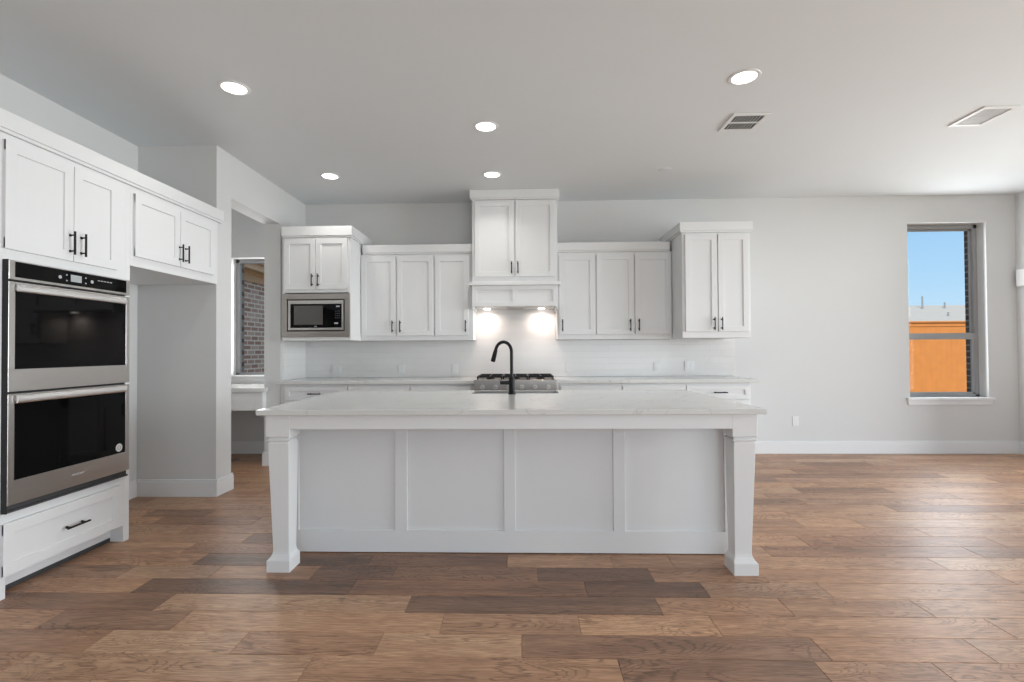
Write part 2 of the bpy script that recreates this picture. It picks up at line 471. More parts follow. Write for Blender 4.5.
# floor: every plank a slab of its own inside one mesh, rows run along x
def floor():
    bm = bmesh.new()
    lay = bm.loops.layers.float_color.new('plank')
    W = 0.1665
    fixed = {   # joints and tones of the rows in front of the island: y centre -> list of (x end, tone)
        1.9365: [(-2.048, .55), (-.858, .72), (.378, .62), (1.154, .25), (1.615, .5), (2.7, .62)],
        2.1035: [(-1.842, .42), (-1.219, .86), (-.617, .55), (-.007, .78), (1.235, .33), (1.879, .55), (3.0, .66)],
        2.27: [(-2.218, .6), (-1.593, .4), (-.372, .78), (.255, .62), (.867, .8), (2.117, .58), (3.2, .66)],
        2.4365: [(-1.795, .25), (-.567, .74), (.659, .18), (1.27, .55), (1.911, .5), (3.1, .62)],
        2.603: [(-.903, .12), (.327, .28), (.944, .05), (1.556, .5), (2.9, .56)],
        2.7695: [(-1.745, .6), (-1.17, .5), (-.725, .2), (.082, .33), (.709, .1), (1.318, .45), (2.6, .52)],
        3.1025: [(-2.13, .64), (-1.15, .44), (.2, .4), (1.5, .5)],
        3.269: [(-1.84, .58), (-.9, .2), (.6, .5), (1.4, .55)],
        3.4355: [(-2.37, .66), (-1.3, .5), (.5, .5), (1.5, .42)],
        2.936: [(-1.944, .55), (-.909, .1), (-.091, .22), (.525, .68), (.869, .5), (2.394, .5), (3.6, .75)],
    }
    rng = random.Random(11)
    y = 2.02 - W * 38
    x_min, x_max = XN, XR
    while y < YB:
        y1 = min(y + W, YB)
        yc = y + W / 2
        key = next((k for k in fixed if abs(k - yc) < 0.03), None)
        segs = []
        x = x_min
        if key:
            first = fixed[key][0][0]
            while x < first - 0.01:
                nx = min(x + rng.uniform(.7, 1.3), first)
                if first - nx < 0.5:
                    nx = first
                segs.append((x, nx, fixed[key][0][1] if nx == first else rng.uniform(.46, .66))); x = nx
            for xe, tn_ in fixed[key][1:]:
                segs.append((x, xe, tn_)); x = xe
        else:
            x = x_min - rng.uniform(0, .8)
        while x < x_max:
            nx = x + rng.choice((.45, .6, .75, .95, 1.2, 1.2, 1.5)) * rng.uniform(.9, 1.1)
            segs.append((x, nx, rng.choice((.30, .42, .48, .52, .56, .60, .64, .70)) + rng.uniform(-.06, .06))); x = nx
        for a, b, tn_ in segs:
            a, b = max(a, x_min), min(b, x_max)
            if b - a < 0.002:
                continue
            n0 = len(bm.faces)
            g = 0.0006
            e_ = 0.0022
            # top face with eased edges
            P = [(a + g, y + g), (b - g, y + g), (b - g, y1 - g), (a + g, y1 - g)]
            Q = [(a + g + e_, y + g + e_), (b - g - e_, y + g + e_), (b - g - e_, y1 - g - e_), (a + g + e_, y1 - g - e_)]
            lo = [bm.verts.new((px, py, -0.0022)) for px, py in P]
            hi = [bm.verts.new((px, py, 0.0)) for px, py in Q]
            fs = [bm.faces.new(hi)] + [bm.faces.new((lo[i], lo[(i + 1) % 4], hi[(i + 1) % 4], hi[i])) for i in range(4)]
            c = (max(0, min(1, tn_)), rng.random(), rng.random(), 1)
            for f in fs:
                for l in f.loops:
                    l[lay] = c
        y += W
    # subfloor under the planks
    n0 = len(bm.faces)
    bx(bm, XN - .3, XR + .3, YF - .3, YB + .2, -0.15, -0.0022)
    bm.faces.ensure_lookup_table()
    for f in bm.faces[n0:]:
        for l in f.loops:
            l[lay] = (0.05, .5, .5, 1)
    o = struct('floor', bm, M_PLANK)
floor()

struct('ceiling', box(XN - TH, XR + TH, YF - TH, YB + TH, ZC, ZC + .12), M_CEIL)
# ceiling underside is one plane at ZC; the roof deck above keeps the sun out
# back wall with its two window openings
WX0, WX1, WZ0, WZ1 = 4.585, 5.492, 0.655, 2.728      # window by the right corner
NX0, NX1, NZ0, NZ1 = -3.575, -2.90, 0.955, 2.405     # window of the desk nook
YW1 = YB + TH
struct('wall_back', boxes(
    (XN, NX0, YB, YW1, 0, ZC), (NX0, NX1, YB, YW1, 0, NZ0), (NX0, NX1, YB, YW1, NZ1, ZC),
    (NX1, WX0, YB, YW1, 0, ZC), (WX0, WX1, YB, YW1, 0, WZ0), (WX0, WX1, YB, YW1, WZ1, ZC), (WX1, XR, YB, YW1, 0, ZC)), M_WALL)
struct('wall_right', boxes((XR, XR + TH, YF, -0.6, 0, ZC), (XR, XR + TH, 4.7, YW1, 0, ZC), (XR, XR + TH, -0.6, 4.7, 2.62, ZC)), M_WALL)
struct('wall_left', box(XL - TH, XL, YF, YA, 0, ZC), M_WALL)
struct('wall_rear', boxes((XL, -1.9, YF - TH, YF, 0, ZC), (3.9, XR, YF - TH, YF, 0, ZC), (-1.9, 3.9, YF - TH, YF, 2.65, ZC)), M_WALL)
# alcove side wall and the return wall with the opening to the nook
struct('wall_alcove', boxes((XN, XP, YA, YO0, 0, ZC), (XP - .18, XP, YO0, YO1, 2.65, ZC), (XP - .18, XP, YO1, YB, 0, ZC)), M_WALL)
struct('wall_nook', box(XN - TH, XN, YO0, YW1, 0, ZC), M_WALL)

# baseboards: board with a stepped cap
def base_run(bm, x0, x1, y0, y1, h=.148):
    # thin run along x or y, given as the footprint rectangle
    bx(bm, x0, x1, y0, y1, 0, h - .022, 0.001)
    if abs(x1 - x0) > abs(y1 - y0):
        c = .006
        y0_, y1_ = (y0 + c, y1) if base_run.side in '-' else (y0, y1 - c)
        bx(bm, x0, x1, y0_, y1_, h - .022, h, .003)
    else:
        c = .006
        x0_, x1_ = (x0, x1 - c) if base_run.side == '+' else (x0 + c, x1)
        bx(bm, x0_, x1_, y0, y1, h - .022, h, .003)
base_run.side = '-'
bm = bmesh.new(); base_run(bm, 2.46, XR, YB - .016, YB)
struct('baseboard_back', bm, M_TRIM)
bm = bmesh.new(); base_run(bm, XR - .016, XR, 4.7, YB - .016)
struct('baseboard_right', bm, M_TRIM)
bm = bmesh.new()
base_run(bm, XL, XP + .016, YA - .016, YA)
base_run.side = '+'
base_run(bm, XP, XP + .016, YA, YO0 + .016)
struct('baseboard_alcove', bm, M_TRIM)
bm = bmesh.new()
base_run(bm, XL, XL + .016, 3.26, YA - .016)
struct('baseboard_left', bm, M_TRIM)
base_run.side = '-'
bm = bmesh.new(); base_run(bm, XN, XP - .18, YB - .016, YB); base_run(bm, XP - .18 - .016, XP + .012, YO1 - .016, YO1)
struct('baseboard_nook', bm, M_TRIM)

# ------------------------------------------------------------------ windows
def window(name, x0, x1, z0, z1, zm, fy, sill):
    fr = .045
    root = struct(name, boxes((x0, x1, fy, fy + .05, z1 - fr, z1), (x0, x1, fy, fy + .05, z0, z0 + .03),
                              (x0, x0 + fr, fy, fy + .05, z0, z1), (x1 - fr, x1, fy, fy + .05, z0, z1), bev=.003), M_VINYL,
                  origin=((x0 + x1) / 2, fy, z0))
    WORLD[root] = Vector(((x0 + x1) / 2, fy, z0))
    if zm:
        lo = boxes((x0 + fr, x1 - fr, fy + .004, fy + .03, z0 + .03, z0 + .055), (x0 + fr, x0 + fr + .03, fy + .004, fy + .03, z0 + .03, zm),
                   (x1 - fr - .03, x1 - fr, fy + .004, fy + .03, z0 + .03, zm), (x0 + fr, x1 - fr, fy - .002, fy + .03, zm - .04, zm + .035), bev=.003)
        finish('lower_sash', lo, M_VINYL, root)
        finish('upper_sash', boxes((x0 + fr, x1 - fr, fy + .032, fy + .048, z1 - fr - .022, z1 - fr), (x0 + fr, x0 + fr + .022, fy + .032, fy + .048, zm, z1 - fr),
                                   (x1 - fr - .022, x1 - fr, fy + .032, fy + .048, zm, z1 - fr), bev=.002), M_VINYL, root)
        finish('lower_glass', box(x0 + fr + .028, x1 - fr - .028, fy + .014, fy + .018, z0 + .05, zm - .035), M_GLASS, root)
        finish('upper_glass', box(x0 + fr + .02, x1 - fr - .02, fy + .038, fy + .042, zm, z1 - fr - .02), M_GLASS, root)
    else:
        finish('glass', box(x0 + fr - .004, x1 - fr + .004, fy + .022, fy + .026, z0 + .028, z1 - fr + .002), M_GLASS, root)
    if sill:
        finish('window_sill', boxes((x0 - .045, x1 + .045, YB - .035, fy, z0 - .03, z0), bev=.004), M_TRIM, root)
        finish('sill_apron', boxes((x0 - .03, x1 + .03, YB - .016, YB, z0 - .085, z0 - .03), bev=.003), M_TRIM, root)
    else:
        finish('window_sill', boxes((x0, x1, YB - .012, fy, z0 - .02, z0), bev=.003), M_TRIM, root)
    return root
window('window_1', WX0, WX1, WZ0 + .002, WZ1 - .003, 1.385, 6.085, True)
window('window_2', NX0, NX1, NZ0 + .002, NZ1 - .003, None, 6.075, False)
# brick veneer outside the back wall, its openings a little tighter than the frames
struct('wall_exterior', boxes(
    (XN, NX0, YW1 + .02, 6.26, -.3, 3.3), (NX0, NX1, YW1 + .02, 6.26, -.3, NZ0), (NX0, NX1, YW1 + .02, 6.26, NZ1, 3.3),
    (NX1, WX0, YW1 + .02, 6.26, -.3, 3.3), (WX0, WX1 + .004, YW1 + .02, 6.26, -.3, WZ0), (WX0, WX1 + .004, YW1 + .02, 6.26, WZ1, 3.3),
    (WX1 + .004, XR + .3, YW1 + .02, 6.26, -.3, 3.3)), M_BRICKX)

# ------------------------------------------------------------------ handles
def pull(parent, face, u, o, z, length=.135, vertical=True, name='handle'):
    """round black bar pull on two posts; (u, z) its centre, o the surface it stands on"""
    bm = bmesh.new()
    h = length / 2
    st = .030
    if vertical:
        cyl(bm, (u, o + st, z - h), (u, o + st, z + h), .0058, seg=12)
        for s_ in (-1, 1):
            cyl(bm, (u, o, z + s_ * h * .68), (u, o + st, z + s_ * h * .68), .0045, seg=10)
            cyl(bm, (u, o, z + s_ * h * .68), (u, o + .003, z + s_ * h * .68), .008, seg=12)
    else:
        cyl(bm, (u - h, o + st, z), (u + h, o + st, z), .0058, seg=12)
        for s_ in (-1, 1):
            cyl(bm, (u + s_ * h * .68, o, z), (u + s_ * h * .68, o + st, z), .0045, seg=10)
            cyl(bm, (u + s_ * h * .68, o, z), (u + s_ * h * .68, o + .003, z), .008, seg=12)
    return finish(name, swap(bm, face), M_BLACK, parent, smooth=True)

def door(parent, face, u0, u1, z0, z1, o, hu=None, hz=None, name='door', frame=.057, vertical=True, length=.135):
    d = finish(name, shaker(u0, u1, z0, z1, o, face=face, frame=frame), M_CAB, parent)
    if hu is not None:
        pull(d, face, hu, o + .02, hz, length, vertical)
    return d

# ------------------------------------------------------------------ left run (faces +x)
XF = -2.635
D = XF                       # face-frame plane
Y0, Y1, Y2 = 2.385, 3.242, YA - .002
oc = thing('oven_cabinet', 'tall white built-in cabinet holding the double wall oven at the left wall', 'cabinet', (-2.97, 2.81, 0))
OV0, OV1, OZ0, OZ1 = 2.425, 3.195, .432, 1.728     # oven cut-out
finish('body', boxes((XL + .002, XF, Y0, OV0 - .0, 0, 2.375), (XL + .002, XF, OV1 + .01, Y1, 0, 2.375),
                     (XL + .002, XF, OV0, OV1 + .01, OZ1 + .001, 2.375), (XL + .002, XF, OV0, OV1 + .01, .105, OZ0 - .001),
                     (XL + .002, XL + .02, OV0, OV1 + .01, OZ0, OZ1),
                     (XL + .002, XF, OV0, OV0 + .027, 0, .105), (XL + .002, XF, OV1, OV1 + .01, 0, .105), bev=.001), M_CAB, oc)
finish('toe_kick', boxes((XF - .105, XF - .085, OV0 + .0275, OV1 - .0005, .028, .105), bev=.001), M_TRIM, oc)
finish('toe_gap_shade', boxes((XF - .13, XF - .088, OV0 + .0275, OV1 - .0005, 0, .027)), M_CHAR, oc)  # dark block standing in for the shade under the raised toe board
door(oc, '+x', 2.420, 2.802, 1.783, 2.341, D, 2.779, 1.885)
door(oc, '+x', 2.806, 3.124, 1.783, 2.341, D, 2.851, 1.885)
dr = door(oc, '+x', 2.423, 3.150, .118, .383, D, name='drawer', frame=.057)
pull(dr, '+x', 2.818, D + .02, .247, .145, False)

fc = thing('fridge_cabinet', 'white two-door cabinet hung over the empty refrigerator alcove', 'cabinet', (-2.97, 3.72, 1.835))
finish('body', boxes((XL + .002, XF, Y1 + .001, Y1 + .02, 1.835, 2.375), (XL + .002, XF, Y2 - .02, Y2, 1.835, 2.375), (XL + .002, XF - .0205, Y1 + .0205, Y2 - .0205, 1.8352, 1.86),
                     (XL + .002, XF, Y1 + .02, Y2 - .02, 2.355, 2.375), (XF - .02, XF, Y1 + .02, Y2 - .02, 1.835, 1.93), (XF - .02, XF, Y1 + .02, Y2 - .02, 2.16 + .14, 2.355),
                     (XF - .02, XF - .0005, Y1 + .02, Y2 - .02, 1.93, 2.30), (XL + .002, XL + .02, Y1 + .02, Y2 - .02, 1.835, 2.355), bev=.001), M_CAB, fc)
door(fc, '+x', 3.264, 3.706, 1.903, 2.330, D, 3.695, 2.006)
door(fc, '+x', 3.710, 4.130, 1.903, 2.330, D, 3.762, 2.006)

# crown board running over both cabinets
bm = boxes((XL, XF + .022, Y0 - .01, YA - .002, 2.394, 2.485), (XL, XF + .014, Y0 - .006, YA - .002, 2.376, 2.394), bev=.002)
bx(bm, XP + .0005, XF + .022, YA - .002, YA + .055, 2.394, 2.485, .002)
bx(bm, XP + .0005, XF + .014, YA - .002, YA + .047, 2.376, 2.394, .002)
tag(finish('crown_moulding', bm, M_CAB), 'long flat white crown board on top of the oven and refrigerator cabinets', 'moulding')

# double wall oven
ov = thing('double_wall_oven', 'stainless steel double wall oven with black glass doors in white cabinet', 'oven', (-2.95, 2.81, .435))
OX = XF + .003
finish('body', boxes((XL + .03, OX, OV0 + .004, OV1 - .002, OZ0 + .002, OZ1 - .004)), M_GAP, ov)
finish('side_trim', boxes((XF + .0008, OX + .0285, 2.4252, 2.4266, OZ0 + .002, OZ1)), M_GAP, ov)
finish('frame', boxes((OX, OX + .030, 2.4265, OV1 + .006, 1.626, 1.726), bev=.002), M_STEEL, ov)
FX = OX + .030
cp_ = finish('control_panel', boxes((FX - .004, FX + .0025, 2.458, 3.170, 1.640, 1.720), bev=.001), M_BGLASS, ov)
finish('display', boxes((FX + .002, FX + .0035, 2.768, 2.838, 1.660, 1.700)), M_LCD, cp_)
for yy, zz, r in ((2.702, 1.677, .010), (2.909, 1.677, .010), (2.743, 1.694, .0045), (2.743, 1.662, .0045), (2.866, 1.694, .0045), (2.866, 1.662, .0045)):
    bm = bmesh.new(); cyl(bm, (FX + .002, yy, zz), (FX + .0038, yy, zz), r, seg=14)
    finish('button', bm, M_MARK, cp_)
finish('legend', boxes(*[(FX + .002, FX + .0030, 2.95 + i * .022, 2.95 + i * .022 + .016, 1.688, 1.693) for i in range(5)]), M_GREYP, cp_)
def oven_door(z0, z1, gz0, gz1, hz0, hz1):
    d = finish('door', boxes((OX + .004, FX, 2.4265, OV1 + .006, gz1, z1), (OX + .004, FX, 2.4265, OV1 + .006, z0, gz0),
                             (OX + .004, FX, 2.4265, 2.460, gz0, gz1), (OX + .004, FX, 3.170, OV1 + .006, gz0, gz1), bev=.0012), M_STEEL, ov)
    finish('glass', boxes((OX + .004, FX - .0015, 2.460, 3.170, gz0, gz1)), M_BGLASS, d)
    # broad curved handle bar across the top of the glass, on two end posts
    bm = bmesh.new()
    n = 10
    prof = []
    for i in range(n + 1):
        t = i / n
        prof.append((FX + .013 + .005 * math.sin(PI * t) ** .5, hz0 + (hz1 - hz0) * t))
    ring = [(x, z) for x, z in prof] + [(x - .008, z) for x, z in prof[::-1]]
    for a, b in ((2.4615, 3.160),):
        A = [bm.verts.new((x, a, z)) for x, z in ring]; Bv = [bm.verts.new((x, b, z)) for x, z in ring]
        bm.faces.new(A[::-1]); bm.faces.new(Bv)
        for i in range(len(ring)):
            j = (i + 1) % len(ring)
            bm.faces.new((A[i], A[j], Bv[j], Bv[i]))
    for a in (2.468, 3.142):
        bx(bm, FX - .001, FX + .010, a, a + .014, hz0 + .008, hz1 - .008, .001)
    finish('handle', bm, M_HANDLE, d, smooth=True)
    return d
oven_door(1.051, 1.616, 1.166, 1.570, 1.566, 1.602)
d2 = oven_door(.474, 1.039, .597, .990, .992, 1.030)
bm = bmesh.new(); lathe(bm, [(0, 0), (.026, 0), (.026, .001), (0, .001)], (0, 0, 0), 28)
for v in bm.verts:
    v.co = (FX - .0012 + v.co.z, 3.120 + v.co.x, .634 + v.co.y)
st_ = finish('sticker', bm, M_WHITEP, d2)
bm = bmesh.new(); lathe(bm, [(.009, 0), (.014, 0), (.014, .0006), (.009, .0006), (.009, 0)], (0, 0, 0), 24)
for v in bm.verts:
    v.co = (FX - .0002 + v.co.z, 3.120 + v.co.x, .634 + v.co.y)
finish('mark', bm, M_GREYP, st_)
bm = bmesh.new()
yy = 2.786
for i, (wd, ht) in enumerate(((.011, .010), (.006, .012), (.004, .007), (.006, .007), (.006, .008), (.006, .009), (.006, .007), (.006, .007), (.010, .013))):
    bx(bm, FX - .0005, FX + .0008, yy, yy + wd, .536, .536 + ht)
    yy += wd + .0022
finish('badge', bm, M_GREYP, d2)
finish('vent_trim', boxes((OX, OX + .022, 2.4265, OV1 + .006, .434, .445), (OX, OX + .010, 2.4265, OV1 + .006, .445, .471), bev=.001), M_CHAR, ov)

# ------------------------------------------------------------------ back run, wall cabinets (face -y)
def crown(parent, x0, x1, yf, z0, z1, left=False, right=False, yb=YB):
    """flat crown board on a small cove, returning along the sides asked for"""
    o = .024
    xa, xb = x0 - (o if left else 0), x1 + (o if right else 0)
    bm = bmesh.new()
    bx(bm, xa, xb, yf - o, yb - .001, z0 + .018, z1, .002)
    bx(bm, x0 - (o * .6 if left else 0), x1 + (o * .6 if right else 0), yf - o * .6, yb - .001, z0, z0 + .018, .002)
    finish('crown', bm, M_CAB, parent)

YT, YU = 5.25, 5.60
ZB = 1.365
# microwave cabinet
mc = thing('microwave_cabinet', 'white two-door wall cabinet with the built-in microwave, beside the nook opening', 'cabinet', (-2.215, 5.6, ZB))
MX0, MX1 = -2.580, -1.837
finish('body', boxes((MX0, MX0 + .02, YT, YB - .001, ZB, 2.475), (MX1 - .02, MX1, YT, YB - .001, ZB, 2.475),
                     (MX0 + .02, MX1 - .02, YT, YB - .001, 1.880, 2.475), (MX0 + .02, MX1 - .02, YT, YB - .001, ZB, 1.400),
                     (MX0 + .02, MX1 - .02, YB - .02, YB - .001, 1.40, 1.88), (XP + .001, MX0, 5.39, 5.41, ZB, 2.475), bev=.001), M_CAB, mc)
door(mc, '-y', -2.552, -2.212, 1.915, 2.462, -YT, -2.244, 2.012)
door(mc, '-y', -2.208, -1.866, 1.915, 2.462, -YT, -2.178, 2.012)
crown(mc, MX0, MX1, YT, 2.476, 2.595, right=True)

mw = thing('built_in_microwave', 'stainless steel framed microwave with black glass front in the white cabinet', 'microwave', (-2.215, 5.5, 1.402))
bm = boxes((-2.578, -1.838, YT - .020, YT - .001, 1.808, 1.868), (-2.578, -1.838, YT - .020, YT - .001, 1.402, 1.462),
           (-2.578, -2.523, YT - .020, YT - .001, 1.462, 1.808), (-1.893, -1.838, YT - .020, YT - .001, 1.462, 1.808), bev=.0015)
finish('trim_frame', bm, M_STEEL_DARKREFL, mw)
finish('body', boxes((-2.52, -1.896, YT - .008, 5.75, 1.464, 1.806)), M_GAP, mw)
bm = boxes((-2.508, -1.908, YT - .022, YT - .008, 1.757, 1.795), (-2.508, -1.908, YT - .022, YT - .008, 1.476, 1.500),
           (-2.508, -2.484, YT - .022, YT - .008, 1.500, 1.757), (-1.926, -1.908, YT - .022, YT - .008, 1.500, 1.757), bev=.001)
finish('front_frame', bm, M_STEEL, mw)
dd = finish('door', boxes((-2.484, -2.095, YT - .021, YT - .008, 1.500, 1.757), bev=.001), M_BGLASS, mw)
finish('window', boxes((-2.443, -2.130, YT - .0225, YT - .0205, 1.534, 1.738)), mat('microwave_mesh', (.09, .085, .08), .22, noise=.05), dd)
pnl = finish('control_panel', boxes((-2.092, -1.926, YT - .021, YT - .008, 1.500, 1.757), bev=.001), M_BGLASS, mw)
finish('display', boxes((-1.985, -1.948, YT - .0222, YT - .0208, 1.722, 1.736)), M_MARK, pnl)
finish('button', boxes((-2.005, -1.965, YT - .0222, YT - .0208, 1.540, 1.556)), M_MARK, pnl)
for i in range(4):
    for j in range(3):
        finish('button', boxes((-1.997 + j * .02, -1.984 + j * .02, YT - .0218, YT - .0208, 1.600 + i * .024, 1.610 + i * .024)), mat('dim_key', (.05, .05, .052), .4), pnl)
finish('badge', boxes((-2.222, -2.196, YT - .0218, YT - .0208, 1.512, 1.519)), M_GREYP, dd)

def carcass(parent, x0, x1, yf, z0, z1):
    finish('body', boxes((x0, x1, yf, YB - .001, z0, z1), bev=.0015), M_CAB, parent)

# three-door banks
lb = thing('wall_cabinet', 'white three-door wall cabinet between the microwave cabinet and the hood', 'cabinet', (-1.21, 5.78, ZB))
carcass(lb, MX1 + .001, -.549, YU, ZB, 2.352)
for a, b, h in ((-1.829, -1.432, -1.468), (-1.416, -.996, -1.380), (-.980, -.600, -.632)):
    door(lb, '-y', a, b, 1.420, 2.322, -YU, h, 1.523)
crown(lb, MX1 + .0245, -.548, YU, 2.353, 2.458)
rb_ = thing('wall_cabinet', 'white three-door wall cabinet between the hood and the deeper end cabinet', 'cabinet', (1.05, 5.78, ZB))
carcass(rb_, .411, 1.699, YU, ZB, 2.352)
for a, b, h in ((.430, .836, .466), (.852, 1.268, 1.226), (1.284, 1.684, 1.322)):
    door(rb_, '-y', a, b, 1.420, 2.318, -YU, h, 1.523)
crown(rb_, .410, 1.675, YU, 2.353, 2.458)
# end cabinet on the counter side of the breakfast wall
ec = thing('end_wall_cabinet', 'deeper white two-door wall cabinet closing the right end of the run', 'cabinet', (2.055, 5.6, ZB))
carcass(ec, 1.700, 2.412, YT, ZB, 2.475)
door(ec, '-y', 1.730, 2.060, 1.430, 2.452, -YT, 2.022, 1.512)
door(ec, '-y', 2.073, 2.388, 1.430, 2.452, -YT, 2.100, 1.512)
crown(ec, 1.700, 2.412, YT, 2.476, 2.585, left=True, right=True)

# hood cabinet and hood
YH = 5.52
hc = thing('hood_cabinet', 'white two-door cabinet above the range hood, reaching the ceiling', 'cabinet', (-.07, 5.74, 2.015))
carcass(hc, -.547, .409, YH, 2.012, 2.938)
door(hc, '-y', -.516, -.075, 2.070, 2.918, -YH, -.105, 2.168)
door(hc, '-y', -.056, .383, 2.070, 2.918, -YH, -.033, 2.168)
crown(hc, -.547, .409, YH, 2.940, 3.049, left=True, right=True)
rh = thing('range_hood', 'white panelled wooden range hood with two lights over the cooktop', 'hood', (-.07, 5.7, 1.72))
bm = boxes((-.580, .440, YH - .045, YB - .001, 1.972, 2.011), bev=.004)
finish('ledge', bm, M_CAB, rh)
HX0, HX1, HZ = -.550, .412, 1.738
# frieze with two recessed panels, its lower edge sweeping down to the corners
fr_ = shaker(HX0, HX1, HZ, 1.971, -(YH + .0), thick=.022, frame=.055, rec=.015, face='-y', splits=(-.069,), frame_z=.05, frame_b=.05)
finish('frieze', fr_, M_CAB, rh)
def corbel(x0, sgn):
    bm = bmesh.new()
    pts = [(0, HZ + .002), (0, HZ - .030), (.012, HZ - .030)]
    for i in range(9):
        t = i / 8 * PI / 2
        pts.append((.012 + .050 * (1 - math.cos(t)), HZ - .030 + .030 * math.sin(t)))
    pts.append((.062, HZ + .002))
    q = [(x0 + sgn * u, z) for u, z in pts]
    A = [bm.verts.new((x, YH - .021, z)) for x, z in q]; Bv = [bm.verts.new((x, YH + .012, z)) for x, z in q]
    bm.faces.new(A); bm.faces.new(Bv[::-1])
    for i in range(len(q)):
        j = (i + 1) % len(q)
        bm.faces.new((A[i], A[j], Bv[j], Bv[i]))
    return bm
finish('corbel', corbel(HX0, 1), M_CAB, rh)
finish('corbel', corbel(HX1, -1), M_CAB, rh)
finish('side_panel', boxes((HX0, HX0 + .018, YH + .001, YB - .016, HZ - .030, 1.971), bev=.001), M_CAB, rh)
finish('side_panel', boxes((HX1 - .018, HX1, YH + .001, YB - .016, HZ - .030, 1.971), bev=.001), M_CAB, rh)
LX = (-.405, .240)
ins = finish('liner', boxes((HX0 + .019, HX1 - .019, YH + .013, YB - .016, HZ + .002, HZ + .022), bev=.001), M_CAB, rh)
finish('grille', boxes((-.16, .02, YH + .05, YB - .06, HZ - .006, HZ + .002), bev=.001), M_STEEL, rh)
for x in LX:
    bm = bmesh.new(); lathe(bm, [(0, .012), (.030, .012), (.036, .006), (.036, 0), (.028, -.002), (0, -.002)], (x, 5.85, HZ - .006), 24)
    finish('lamp', bm, M_HLAMP, ins, smooth=True)
    lamp('hood_spot', 'SPOT', 10.5, (x, 5.85, HZ - .014), (0, 0, 0), (1.0, .82, .72), spot_size=math.radians(172), spot_blend=1.0, shadow_soft_size=.025)

# ------------------------------------------------------------------ base cabinets, worktops
YK = 5.33
spec = [(-2.590, -1.890, 'white base cabinet with drawer and pull, at the nook end of the run'),
        (-1.888, -1.210, 'white base cabinet second from the nook, drawer top edge above the island'),
        (-1.208, -.545, 'white base cabinet directly left of the cooktop'),
        (.410, 1.072, 'white base cabinet directly right of the cooktop'),
        (1.074, 1.752, 'white base cabinet second from the run\'s free right end'),
        (1.754, 2.440, 'white base cabinet with drawer and pull, at the free right end')]
for i, (a, b, lab) in enumerate(spec):
    c = thing('base_cabinet', lab, 'cabinet', ((a + b) / 2, 5.65, 0), 'base cabinets under the back worktop')
    bs_ = [(a, b, YK, YB - .001, .10, .888), (a, b, YK + .075, YB - .001, 0, .10)]
    if i == 0:
        bs_.append((XP + .001, a, YK + .012, YK + .03, 0, .888))
    finish('body', boxes(*bs_, bev=.001), M_CAB, c)
    e0_ = a + (.012 if i in (0, 3) else .004); e1_ = b - (.028 if i == 5 else .004)
    dr = finish('drawer', shaker(e0_, e1_, .715, .855, -YK, frame=.042, face='-y'), M_CAB, c)
    pull(dr, '-y', {0: -2.250, 5: 2.105}.get(i, (e0_ + e1_) / 2), -YK + .02, .785, .145, False)
    m1 = (e0_ + e1_) / 2
    door(c, '-y', e0_, m1 - .002, .115, .705, -YK, m1 - .035, .62)
    door(c, '-y', m1 + .002, e1_, .115, .705, -YK, m1 + .035, .62)
cc = thing('base_cabinet', 'white base cabinet directly under the stainless cooktop', 'cabinet', (-.067, 5.65, 0), 'base cabinets under the back worktop')
RX0, RX1 = -.508, .372
finish('body', boxes((-.543, .408, YK, YB - .001, .10, .765), (-.543, .408, YK + .075, YB - .001, 0, .10),
                     (-.543, RX0 - .004, YK, YB - .001, .765, .888), (RX1 + .004, .408, YK, YB - .001, .765, .888), bev=.001), M_CAB, cc)
door(cc, '-y', -.538, -.070, .115, .755, -YK, -.105, .66)
door(cc, '-y', -.066, .402, .115, .755, -YK, -.031, .66)

def slab(name, poly, z0, z1, label, cat):
    bm = bmesh.new()
    prism(bm, poly, z0, z1)
    es = [e_ for e_ in bm.edges if abs(e_.verts[0].co.z - e_.verts[1].co.z) < 1e-6]
    bmesh.ops.bevel(bm, geom=es, offset=.003, segments=2, profile=.5, affect='EDGES')
    return tag(finish(name, bm, M_QUARTZ), label, cat)
KF = 5.285
slab('worktop', [(-2.668, KF), (RX0 - .003, KF), (RX0 - .003, YB - .06), (RX1 + .003, YB - .06), (RX1 + .003, KF), (2.512, KF), (2.512, YB - .001), (XP + .001, YB - .001), (XP + .001, YO1 - .018), (-2.668, YO1 - .018)],
     .889, .925, 'long white quartz worktop along the back wall, cut around the cooktop', 'worktop')

# backsplash
bm = boxes((XP + .011, 2.545, YB - .012, YB - .0005, .926, ZB - .001), bev=.001)
bx(bm, -.546, .408, YB - .012, YB - .0005, ZB - .001, HZ + .01)
bs = finish('tile_backsplash', bm, M_TILE, origin=(0, YB, .926))
tag(bs, 'glossy white subway tile backsplash between worktop and wall cabinets', 'backsplash')
finish('side_tiles', boxes((XP + .0005, XP + .010, 5.385, YB - .012, .926, ZB - .001), bev=.001), M_TILE_SIDE, bs)

